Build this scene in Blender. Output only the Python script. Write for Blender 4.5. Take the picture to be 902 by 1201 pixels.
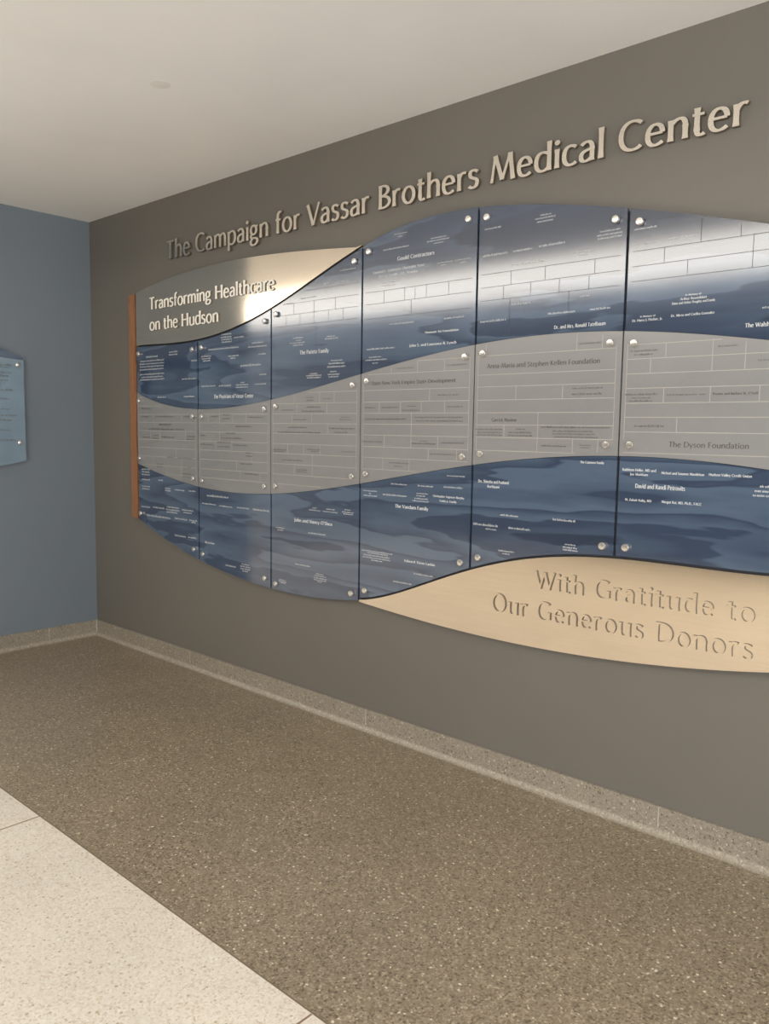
import bpy, bmesh, math, random
from mathutils import Matrix, Vector

for o in list(bpy.data.objects):
    bpy.data.objects.remove(o, do_unlink=True)
scene = bpy.context.scene
COL = scene.collection
random.seed(7)

# ------------------------------------------------------------------ camera
def camera():
    yaw, pit, rol = 0.736, -0.0999, 0.0149
    fw = Vector((-math.sin(yaw) * math.cos(pit), math.cos(yaw) * math.cos(pit), math.sin(pit)))
    r = Vector((math.cos(yaw), math.sin(yaw), 0.0))
    u = r.cross(fw)
    c, s = math.cos(rol), math.sin(rol)
    R, U = c * r + s * u, -s * r + c * u
    cam = bpy.data.cameras.new('camera')
    cam.sensor_fit = 'HORIZONTAL'
    cam.sensor_width = 36.0
    cam.lens = 947.38 / 902 * 36.0
    cam.clip_start = 0.05
    o = bpy.data.objects.new('camera', cam)
    M = Matrix(((R.x, U.x, -fw.x, 5.3985), (R.y, U.y, -fw.y, -2.873), (R.z, U.z, -fw.z, 1.5), (0, 0, 0, 1)))
    o.matrix_world = M
    COL.objects.link(o)
    scene.camera = o
camera()

# ------------------------------------------------------------------ world, daylight, exposure
world = bpy.data.worlds.new('world')
scene.world = world
world.use_nodes = True
bg = world.node_tree.nodes['Background']
bg.inputs[0].default_value = (0.75, 0.85, 1.0, 1)
bg.inputs[1].default_value = 0.6

def area(name, loc, rot, sx, sy, power, color):
    l = bpy.data.lights.new(name, 'AREA')
    l.shape = 'RECTANGLE'
    l.size, l.size_y, l.energy, l.color = sx, sy, power, color
    o = bpy.data.objects.new(name, l)
    o.location, o.rotation_euler = loc, rot
    COL.objects.link(o)
    return o
R90 = math.pi / 2
# clerestory daylight mirrors in the panels; the other three are added, unseen fill lights
area('daylight_clerestory', (0.0, -6.56, 3.53), (R90, 0, 0), 15.0, 0.48, 142.0, (1.0, 0.92, 0.80))
area('fill_far_wall', (6.3, -6.56, 1.35), (R90, 0, 0), 3.6, 2.4, 125.0, (1.0, 0.97, 0.92))  # added fill for the corridor floor and the wall
area('fill_right_end', (8.96, -3.6, 1.7), (R90, 0, R90), 4.0, 2.2, 135.0, (0.84, 0.92, 1.0))  # added cool fill for the end wall
area('fill_west_end', (-8.96, -4.0, 1.5), (R90, 0, -R90), 4.4, 2.6, 580.0, (0.96, 0.98, 1.0))  # added fill to brighten the ceiling

vs = scene.view_settings
scene.display_settings.display_device = 'sRGB'
vs.view_transform = 'Standard'
vs.look = 'None'
vs.exposure = 0.0
vs.gamma = 1.0
vs.use_curve_mapping = False
scene.cycles.max_bounces = 10
scene.cycles.diffuse_bounces = 6

# ------------------------------------------------------------------ measured data (metres on the wall: x along it, z up)
CURVES = {
    'At': [0.01485, -0.02498, -0.10491, 2.36507],
    'Ab': [-0.06061, -0.25468, -0.20388, 0.3014, 2.37385],
    'B': [-0.02291, 0.15469, -0.44391, 0.33696, 2.36538],
    'C': [0.00093, 0.00172, -0.00093, -0.04717, -0.01503, 0.17847, 1.77177],
    'D': [0.00011, 0.00255, -0.003, -0.04736, 0.02907, 0.17655, 1.24233],
    'E1': [0.00114, 0.01776, 0.06, 0.19961, 0.16655, 0.66603],
    'E2': [-0.03554, 0.30098, -0.81892, 0.74561, 0.1329, 0.66874],
    'F': [0.01178, 0.0362, -0.08478, 0.66025],
}
# printed lines: column, row, x0, x1, z, height, words ("" = too small to read in the photograph)
PRINT = [
    (0, 0, 0.771, 0.902, 1.945, 0.0164, ''),
    (0, 0, 0.704, 0.975, 1.92, 0.0129, ''),
    (0, 0, 0.692, 0.975, 1.902, 0.0129, ''),
    (0, 0, 0.698, 0.968, 1.885, 0.0129, ''),
    (0, 0, 0.691, 0.963, 1.867, 0.013, ''),
    (0, 0, 0.697, 0.973, 1.837, 0.013, ''),
    (0, 0, 0.712, 0.962, 1.819, 0.013, ''),
    (0, 0, 0.696, 0.973, 1.803, 0.013, ''),
    (0, 0, 1.032, 1.12, 1.962, 0.0125, ''),
    (0, 0, 1.032, 1.12, 1.946, 0.0125, ''),
    (0, 0, 1.167, 1.308, 1.794, 0.0123, ''),
    (0, 0, 1.267, 1.325, 1.899, 0.0121, ''),
    (0, 0, 0.896, 0.991, 1.689, 0.0129, ''),
    (0, 0, 1.185, 1.293, 1.689, 0.0124, ''),
    (1, 0, 1.566, 1.653, 2.032, 0.0115, ''),
    (1, 0, 1.557, 1.657, 2.016, 0.0116, ''),
    (1, 0, 1.562, 1.657, 2.003, 0.0116, ''),
    (1, 0, 1.565, 1.657, 1.989, 0.0116, ''),
    (1, 0, 1.679, 1.764, 2.008, 0.0114, ''),
    (1, 0, 1.435, 1.722, 1.954, 0.0138, ''),
    (1, 0, 1.839, 1.935, 1.968, 0.0111, ''),
    (1, 0, 1.805, 1.967, 1.948, 0.0131, ''),
    (1, 0, 1.895, 1.959, 1.905, 0.0111, ''),
    (1, 0, 1.367, 1.465, 1.918, 0.0119, ''),
    (1, 0, 1.372, 1.46, 1.905, 0.0119, ''),
    (1, 0, 1.382, 1.456, 1.892, 0.0119, ''),
    (1, 0, 1.626, 1.721, 1.908, 0.0115, ''),
    (1, 0, 1.644, 1.691, 1.895, 0.0115, ''),
    (1, 0, 1.738, 1.911, 1.85, 0.0164, ''),
    (1, 0, 1.9, 1.959, 1.796, 0.0111, ''),
    (1, 0, 1.365, 1.506, 1.746, 0.0142, ''),
    (1, 0, 1.536, 1.652, 1.744, 0.0139, ''),
    (1, 0, 1.738, 1.771, 1.758, 0.0114, ''),
    (1, 0, 1.695, 1.805, 1.745, 0.0115, ''),
    (1, 0, 1.695, 1.805, 1.732, 0.0115, ''),
    (1, 0, 1.863, 1.959, 1.745, 0.0112, ''),
    (1, 0, 1.487, 1.851, 1.682, 0.0275, 'The Physicians of Vassar Center'),
    (0, 1, 0.718, 0.818, 1.62, 0.0132, ''),
    (0, 1, 0.705, 0.794, 1.569, 0.0133, ''),
    (0, 1, 0.871, 1.072, 1.569, 0.0129, ''),
    (0, 1, 1.183, 1.262, 1.569, 0.0124, ''),
    (0, 1, 1.272, 1.32, 1.562, 0.0123, ''),
    (0, 1, 0.913, 1.05, 1.52, 0.0164, ''),
    (0, 1, 0.799, 1.182, 1.491, 0.0199, ''),
    (0, 1, 0.724, 0.802, 1.438, 0.0133, ''),
    (0, 1, 0.846, 0.911, 1.45, 0.0131, ''),
    (0, 1, 0.846, 0.911, 1.432, 0.0131, ''),
    (0, 1, 0.937, 1.08, 1.442, 0.0129, ''),
    (0, 1, 1.221, 1.299, 1.45, 0.0124, ''),
    (0, 1, 1.211, 1.299, 1.433, 0.0125, ''),
    (0, 1, 1.004, 1.077, 1.318, 0.0129, ''),
    (0, 1, 1.118, 1.274, 1.317, 0.0126, ''),
    (0, 1, 0.886, 0.954, 1.272, 0.0131, ''),
    (0, 1, 0.885, 0.954, 1.255, 0.0131, ''),
    (0, 1, 1.222, 1.253, 1.263, 0.0126, ''),
    (0, 1, 1.167, 1.257, 1.223, 0.0127, ''),
    (0, 1, 1.167, 1.257, 1.206, 0.0127, ''),
    (1, 1, 1.462, 1.526, 1.57, 0.012, ''),
    (1, 1, 1.571, 1.642, 1.579, 0.0118, ''),
    (1, 1, 1.571, 1.641, 1.557, 0.0118, ''),
    (1, 1, 1.813, 1.935, 1.565, 0.0113, ''),
    (1, 1, 1.693, 1.837, 1.514, 0.0157, ''),
    (1, 1, 1.357, 1.404, 1.459, 0.0122, ''),
    (1, 1, 1.606, 1.693, 1.474, 0.0118, ''),
    (1, 1, 1.561, 1.753, 1.447, 0.0118, ''),
    (1, 1, 1.356, 1.487, 1.406, 0.0122, ''),
    (1, 1, 1.524, 1.649, 1.422, 0.0119, ''),
    (1, 1, 1.524, 1.632, 1.397, 0.0119, ''),
    (1, 1, 1.667, 1.804, 1.408, 0.0117, ''),
    (1, 1, 1.787, 1.854, 1.367, 0.0115, ''),
    (1, 1, 1.787, 1.845, 1.35, 0.0115, ''),
    (1, 1, 1.735, 1.845, 1.305, 0.0116, ''),
    (1, 1, 1.778, 1.895, 1.251, 0.0147, ''),
    (0, 2, 0.702, 0.797, 1.232, 0.0134, ''),
    (0, 2, 0.702, 0.792, 1.214, 0.0135, ''),
    (0, 2, 0.701, 0.796, 1.197, 0.0135, ''),
    (0, 2, 0.7, 0.795, 1.165, 0.0135, ''),
    (0, 2, 0.894, 0.948, 1.169, 0.0132, ''),
    (0, 2, 0.703, 0.794, 1.121, 0.0147, ''),
    (0, 2, 0.703, 0.793, 1.105, 0.0147, ''),
    (0, 2, 0.968, 1.032, 1.122, 0.0131, ''),
    (0, 2, 0.968, 1.031, 1.108, 0.0131, ''),
    (0, 2, 1.077, 1.179, 1.119, 0.0129, ''),
    (0, 2, 1.225, 1.298, 1.121, 0.0126, ''),
    (0, 2, 0.688, 0.79, 0.987, 0.0136, ''),
    (0, 2, 0.83, 0.955, 0.992, 0.0133, ''),
    (0, 2, 0.987, 1.123, 1.006, 0.013, ''),
    (0, 2, 0.976, 1.122, 0.989, 0.0131, ''),
    (0, 2, 0.986, 1.101, 0.974, 0.0131, ''),
    (0, 2, 1.153, 1.269, 1.0, 0.0128, ''),
    (0, 2, 1.169, 1.253, 0.985, 0.0128, ''),
    (0, 2, 0.755, 1.024, 0.935, 0.017, ''),
    (0, 2, 1.074, 1.209, 0.941, 0.0153, ''),
    (0, 2, 1.229, 1.311, 0.942, 0.015, ''),
    (0, 2, 1.252, 1.292, 0.931, 0.0127, ''),
    (0, 2, 1.072, 1.191, 0.834, 0.0154, ''),
    (0, 2, 1.215, 1.3, 0.836, 0.0151, ''),
    (1, 2, 1.413, 1.621, 1.105, 0.0166, ''),
    (1, 2, 1.367, 1.499, 1.055, 0.0124, ''),
    (1, 2, 1.535, 1.656, 1.052, 0.0121, ''),
    (1, 2, 1.7, 1.811, 1.055, 0.0118, ''),
    (1, 2, 1.845, 1.984, 1.055, 0.0147, ''),
    (1, 2, 1.391, 1.481, 0.823, 0.017, ''),
    (1, 2, 1.591, 1.689, 0.709, 0.0122, ''),
    (1, 2, 1.741, 1.81, 0.734, 0.0119, ''),
    (1, 2, 1.729, 1.818, 0.721, 0.0119, ''),
    (1, 2, 1.733, 1.818, 0.708, 0.012, ''),
    (1, 2, 1.75, 1.801, 0.696, 0.012, ''),
    (2, 0, 2.519, 2.625, 2.274, 0.0113, ''),
    (2, 0, 2.406, 2.578, 2.221, 0.0129, ''),
    (2, 0, 2.098, 2.175, 2.151, 0.0114, ''),
    (2, 0, 2.232, 2.35, 2.168, 0.0111, ''),
    (2, 0, 2.176, 2.254, 1.972, 0.0098, ''),
    (2, 0, 2.199, 2.239, 1.959, 0.0091, ''),
    (2, 0, 2.15, 2.268, 1.947, 0.0099, ''),
    (2, 0, 2.176, 2.251, 1.935, 0.0099, ''),
    (2, 0, 2.428, 2.491, 1.964, 0.0095, ''),
    (2, 0, 2.417, 2.509, 1.953, 0.0109, ''),
    (2, 0, 2.228, 2.444, 1.894, 0.0253, 'The Parietz Family'),
    (2, 0, 2.461, 2.54, 1.844, 0.0087, ''),
    (2, 0, 2.445, 2.556, 1.83, 0.0116, ''),
    (2, 0, 2.435, 2.561, 1.814, 0.0117, ''),
    (2, 0, 2.308, 2.364, 1.785, 0.009, ''),
    (2, 0, 2.28, 2.392, 1.776, 0.0105, ''),
    (2, 0, 2.286, 2.39, 1.765, 0.0105, ''),
    (2, 0, 2.456, 2.499, 1.79, 0.0088, ''),
    (2, 0, 2.44, 2.52, 1.777, 0.0102, ''),
    (2, 0, 2.446, 2.515, 1.765, 0.0102, ''),
    (2, 1, 2.277, 2.337, 1.666, 0.0087, ''),
    (2, 1, 2.286, 2.342, 1.651, 0.0087, ''),
    (2, 1, 2.41, 2.472, 1.657, 0.0079, ''),
    (2, 1, 2.089, 2.182, 1.602, 0.0084, ''),
    (2, 1, 2.286, 2.388, 1.616, 0.0112, ''),
    (2, 1, 2.249, 2.419, 1.595, 0.0112, ''),
    (2, 1, 2.187, 2.287, 1.553, 0.0089, ''),
    (2, 1, 2.538, 2.602, 1.565, 0.0078, ''),
    (2, 1, 2.53, 2.611, 1.553, 0.0078, ''),
    (2, 1, 2.143, 2.287, 1.512, 0.0115, ''),
    (2, 1, 2.064, 2.389, 1.486, 0.0115, ''),
    (2, 1, 2.456, 2.632, 1.509, 0.0109, ''),
    (2, 1, 2.491, 2.586, 1.49, 0.0109, ''),
    (2, 1, 2.024, 2.129, 1.393, 0.0118, ''),
    (2, 1, 2.029, 2.119, 1.383, 0.0092, ''),
    (2, 1, 2.293, 2.39, 1.4, 0.0082, ''),
    (2, 1, 2.321, 2.376, 1.391, 0.0082, ''),
    (2, 1, 2.541, 2.638, 1.396, 0.0078, ''),
    (2, 1, 2.094, 2.255, 1.34, 0.0116, ''),
    (2, 1, 2.208, 2.294, 1.292, 0.009, ''),
    (2, 1, 2.21, 2.289, 1.281, 0.009, ''),
    (2, 2, 2.333, 2.365, 1.1, 0.0076, ''),
    (2, 2, 2.306, 2.393, 1.088, 0.0089, ''),
    (2, 2, 2.434, 2.496, 1.101, 0.0075, ''),
    (2, 2, 2.411, 2.518, 1.088, 0.0087, ''),
    (2, 2, 2.566, 2.609, 1.108, 0.0073, ''),
    (2, 2, 2.549, 2.63, 1.096, 0.0086, ''),
    (2, 2, 2.558, 2.626, 1.087, 0.0086, ''),
    (2, 2, 2.192, 2.479, 1.025, 0.0217, "John and Nancy O'Shea"),
    (2, 2, 2.045, 2.111, 0.972, 0.008, ''),
    (2, 2, 2.055, 2.101, 0.96, 0.008, ''),
    (2, 2, 2.301, 2.431, 0.967, 0.0102, ''),
    (2, 2, 2.201, 2.316, 0.79, 0.0105, ''),
    (2, 2, 2.071, 2.122, 0.689, 0.0081, ''),
    (2, 2, 2.066, 2.132, 0.68, 0.0081, ''),
    (2, 2, 2.081, 2.122, 0.674, 0.0081, ''),
    (2, 2, 2.359, 2.419, 0.759, 0.0077, ''),
    (2, 2, 2.35, 2.437, 0.749, 0.0083, ''),
    (2, 2, 2.345, 2.442, 0.737, 0.0083, ''),
    (2, 2, 2.347, 2.438, 0.727, 0.0084, ''),
    (2, 2, 2.373, 2.406, 0.719, 0.0077, ''),
    (3, 0, 2.872, 2.946, 2.393, 0.0069, ''),
    (3, 0, 2.892, 2.919, 2.38, 0.0069, ''),
    (3, 0, 2.803, 2.958, 2.332, 0.0095, ''),
    (3, 0, 3.085, 3.172, 2.344, 0.0072, ''),
    (3, 0, 3.065, 3.189, 2.333, 0.0085, ''),
    (3, 0, 3.102, 3.158, 2.321, 0.0066, ''),
    (3, 0, 2.891, 3.107, 2.281, 0.0211, 'Gould Contractors'),
    (3, 0, 2.742, 3.051, 2.236, 0.0139, 'Leonard F. Schlaepfer Charitable Trust'),
    (3, 0, 2.778, 3.015, 2.214, 0.0139, 'Sara J. Dodds, J.D., Trustee'),
    (3, 0, 3.124, 3.21, 2.233, 0.0072, ''),
    (3, 0, 3.144, 3.175, 2.223, 0.0066, ''),
    (3, 0, 3.221, 3.307, 2.233, 0.0071, ''),
    (3, 0, 3.252, 3.282, 2.221, 0.0065, ''),
    (3, 0, 2.797, 2.88, 2.183, 0.0071, ''),
    (3, 0, 2.792, 2.881, 2.17, 0.0071, ''),
    (3, 0, 2.848, 2.996, 1.992, 0.0096, ''),
    (3, 0, 3.17, 3.278, 1.993, 0.0109, ''),
    (3, 0, 3.063, 3.251, 1.939, 0.0116, 'Hannum 1st Foundation'),
    (3, 0, 2.973, 3.239, 1.886, 0.0149, 'John S. and Lawrence R. Lynch'),
    (3, 0, 2.706, 2.882, 1.885, 0.0112, ''),
    (3, 0, 2.721, 2.799, 1.847, 0.0073, ''),
    (3, 0, 2.698, 2.835, 1.834, 0.0093, ''),
    (3, 0, 2.745, 2.781, 1.819, 0.0073, ''),
    (4, 0, 3.374, 3.452, 2.339, 0.0096, ''),
    (4, 0, 3.638, 3.687, 2.353, 0.0077, ''),
    (4, 0, 3.616, 3.707, 2.342, 0.0092, ''),
    (4, 0, 3.626, 3.696, 2.329, 0.0092, ''),
    (4, 0, 3.899, 3.98, 2.251, 0.0087, ''),
    (4, 0, 3.888, 3.988, 2.238, 0.0093, ''),
    (4, 0, 3.891, 3.988, 2.226, 0.0093, ''),
    (4, 0, 3.368, 3.491, 2.231, 0.0119, ''),
    (4, 0, 3.518, 3.605, 2.232, 0.0116, ''),
    (4, 0, 3.638, 3.753, 2.235, 0.0127, ''),
    (4, 0, 3.793, 3.87, 2.188, 0.0096, ''),
    (4, 0, 3.81, 3.853, 2.177, 0.0075, ''),
    (4, 0, 3.516, 3.661, 2.178, 0.013, ''),
    (4, 0, 3.517, 3.608, 2.021, 0.011, ''),
    (4, 0, 3.825, 3.867, 2.023, 0.009, ''),
    (4, 0, 3.363, 3.492, 1.963, 0.0121, ''),
    (4, 0, 3.689, 3.81, 1.969, 0.0113, ''),
    (4, 0, 3.87, 3.953, 1.97, 0.0109, ''),
    (4, 0, 3.718, 3.937, 1.913, 0.0174, 'Dr. and Mrs. Ronald Tatelbaum'),
    (5, 0, 4.035, 4.119, 2.238, 0.0088, ''),
    (5, 0, 4.04, 4.128, 2.184, 0.0082, ''),
    (5, 0, 4.164, 4.265, 2.187, 0.0091, ''),
    (5, 0, 4.235, 4.29, 1.987, 0.008, 'In Memory of'),
    (5, 0, 4.217, 4.31, 1.974, 0.0103, 'Arthur Rosenblatt'),
    (5, 0, 4.188, 4.339, 1.961, 0.0103, 'Diane and Arthur Doughty and Family'),
    (5, 0, 4.072, 4.129, 1.926, 0.0077, 'In Memory of'),
    (5, 0, 4.042, 4.157, 1.913, 0.0107, 'Dr. Harry J. Fischer, Jr.'),
    (5, 0, 4.187, 4.339, 1.919, 0.0103, 'Dr. Mirza and Carlita Gonzalez'),
    (5, 0, 4.442, 4.573, 1.866, 0.0173, 'The Walsh Family'),
    (5, 0, 4.494, 4.529, 1.921, 0.0097, ''),
    (3, 1, 2.897, 3.0, 1.788, 0.009, ''),
    (3, 1, 3.195, 3.302, 1.79, 0.0091, ''),
    (3, 1, 2.742, 3.243, 1.723, 0.0216, 'State New York Empire State Development'),
    (3, 1, 3.143, 3.264, 1.662, 0.0092, ''),
    (3, 1, 2.702, 2.771, 1.61, 0.0094, ''),
    (3, 1, 2.812, 2.917, 1.61, 0.0105, ''),
    (3, 1, 2.97, 3.021, 1.615, 0.0077, ''),
    (3, 1, 2.936, 3.047, 1.596, 0.0096, ''),
    (3, 1, 3.2, 3.285, 1.61, 0.0092, ''),
    (3, 1, 2.707, 2.963, 1.556, 0.0119, ''),
    (3, 1, 3.014, 3.286, 1.564, 0.0094, ''),
    (3, 1, 3.023, 3.287, 1.548, 0.01, ''),
    (3, 1, 2.685, 2.815, 1.449, 0.0108, ''),
    (3, 1, 3.05, 3.091, 1.458, 0.0076, ''),
    (3, 1, 3.0, 3.137, 1.446, 0.0115, ''),
    (3, 1, 3.169, 3.293, 1.452, 0.0105, ''),
    (3, 1, 3.109, 3.249, 1.401, 0.0094, ''),
    (3, 1, 2.862, 2.985, 1.353, 0.0099, ''),
    (3, 1, 2.894, 2.947, 1.337, 0.0086, ''),
    (4, 1, 3.833, 3.923, 1.844, 0.0088, ''),
    (4, 1, 3.406, 3.922, 1.775, 0.024, 'Anna-Maria and Stephen Kellen Foundation'),
    (4, 1, 3.81, 3.938, 1.675, 0.0102, ''),
    (4, 1, 3.809, 3.937, 1.653, 0.0116, ''),
    (4, 1, 3.436, 3.56, 1.552, 0.0178, 'Garrick Maxime'),
    (4, 1, 3.354, 3.491, 1.514, 0.0098, ''),
    (4, 1, 3.364, 3.487, 1.501, 0.0098, ''),
    (4, 1, 3.359, 3.492, 1.49, 0.0098, ''),
    (4, 1, 3.557, 3.6, 1.516, 0.008, ''),
    (4, 1, 3.523, 3.632, 1.502, 0.0095, ''),
    (4, 1, 3.519, 3.635, 1.49, 0.0095, ''),
    (4, 1, 3.675, 3.974, 1.525, 0.0104, ''),
    (4, 1, 3.729, 3.904, 1.51, 0.009, ''),
    (4, 1, 3.73, 3.912, 1.499, 0.009, ''),
    (4, 1, 3.738, 3.924, 1.487, 0.009, ''),
    (4, 1, 3.682, 3.791, 1.451, 0.0099, ''),
    (4, 1, 3.85, 3.899, 1.457, 0.0076, ''),
    (4, 1, 3.854, 3.896, 1.448, 0.0076, ''),
    (5, 1, 4.043, 4.147, 1.804, 0.0108, ''),
    (5, 1, 4.057, 4.128, 1.79, 0.0089, ''),
    (5, 1, 4.359, 4.426, 1.804, 0.0094, ''),
    (5, 1, 4.491, 4.556, 1.751, 0.0092, ''),
    (5, 1, 4.03, 4.152, 1.647, 0.0109, ''),
    (5, 1, 4.055, 4.129, 1.634, 0.0077, ''),
    (5, 1, 4.045, 4.133, 1.623, 0.009, ''),
    (5, 1, 4.188, 4.295, 1.643, 0.008, ''),
    (5, 1, 4.304, 4.328, 1.643, 0.0073, ''),
    (5, 1, 4.347, 4.497, 1.643, 0.0106, "Thomas and Barbara W. O'Neill"),
    (5, 1, 4.07, 4.183, 1.532, 0.0115, ''),
    (5, 1, 4.203, 4.479, 1.466, 0.0243, 'The Dyson Foundation'),
    (3, 2, 3.205, 3.302, 1.308, 0.0087, ''),
    (3, 2, 2.873, 2.972, 1.254, 0.0099, ''),
    (3, 2, 3.038, 3.126, 1.254, 0.0096, ''),
    (3, 2, 3.188, 3.289, 1.257, 0.0106, ''),
    (3, 2, 2.694, 2.783, 1.212, 0.0082, ''),
    (3, 2, 2.732, 2.746, 1.2, 0.0082, ''),
    (3, 2, 2.697, 2.784, 1.189, 0.0096, ''),
    (3, 2, 2.823, 2.971, 1.201, 0.012, ''),
    (3, 2, 3.031, 3.098, 1.219, 0.0077, ''),
    (3, 2, 3.029, 3.081, 1.208, 0.0078, ''),
    (3, 2, 3.019, 3.097, 1.195, 0.0084, ''),
    (3, 2, 3.008, 3.103, 1.184, 0.0084, ''),
    (3, 2, 3.127, 3.301, 1.213, 0.0119, 'Christopher Vagnone Murphy'),
    (3, 2, 3.164, 3.26, 1.193, 0.0113, 'Teddy Jr. Family'),
    (3, 2, 2.901, 3.101, 1.15, 0.0196, 'The Vandam Family'),
    (3, 2, 2.69, 2.889, 0.92, 0.0089, ''),
    (3, 2, 2.728, 2.862, 0.911, 0.0082, ''),
    (3, 2, 2.7, 2.872, 0.899, 0.0096, ''),
    (3, 2, 2.695, 2.879, 0.888, 0.0096, ''),
    (3, 2, 2.752, 2.827, 0.877, 0.009, ''),
    (3, 2, 2.965, 3.147, 0.899, 0.0144, 'Edward Timm Larkin'),
    (3, 2, 3.023, 3.136, 0.846, 0.0105, ''),
    (3, 2, 2.897, 3.011, 0.793, 0.0108, ''),
    (4, 2, 3.854, 3.954, 1.391, 0.0113, 'The Castaneo Family'),
    (4, 2, 3.374, 3.53, 1.292, 0.0163, 'Drs. Shimsho and Prashanti'),
    (4, 2, 3.422, 3.483, 1.272, 0.014, 'Borhiyani'),
    (4, 2, 3.492, 3.58, 1.157, 0.0108, ''),
    (4, 2, 3.743, 3.843, 1.159, 0.0117, ''),
    (4, 2, 3.354, 3.482, 1.107, 0.0134, ''),
    (4, 2, 3.419, 3.475, 1.091, 0.0086, ''),
    (4, 2, 3.535, 3.638, 1.106, 0.0122, ''),
    (4, 2, 3.488, 3.564, 1.006, 0.0101, ''),
    (4, 2, 3.507, 3.544, 0.995, 0.0086, ''),
    (4, 2, 3.801, 3.849, 1.065, 0.0087, ''),
    (4, 2, 3.793, 3.855, 1.053, 0.0102, ''),
    (4, 2, 3.793, 3.856, 1.043, 0.0095, ''),
    (5, 2, 4.03, 4.16, 1.37, 0.0123, 'Kathleen Heller, MD and'),
    (5, 2, 4.061, 4.13, 1.354, 0.011, 'Joe Markham'),
    (5, 2, 4.18, 4.334, 1.364, 0.0112, 'Michael and Susanne Mandelson'),
    (5, 2, 4.35, 4.493, 1.366, 0.0114, 'Hudson Valley Credit Union'),
    (5, 2, 4.083, 4.269, 1.311, 0.0198, 'David and Randi Petrovits'),
    (5, 2, 4.045, 4.148, 1.259, 0.0111, 'M. Zubair Kaliq, MD'),
    (5, 2, 4.186, 4.33, 1.26, 0.0113, 'Margot Roi, MD, Ph.D., FACC'),
    (5, 2, 4.521, 4.597, 1.335, 0.0105, ''),
    (5, 2, 4.505, 4.604, 1.319, 0.0111, ''),
    (5, 2, 4.5, 4.605, 1.304, 0.0111, ''),
]
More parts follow.
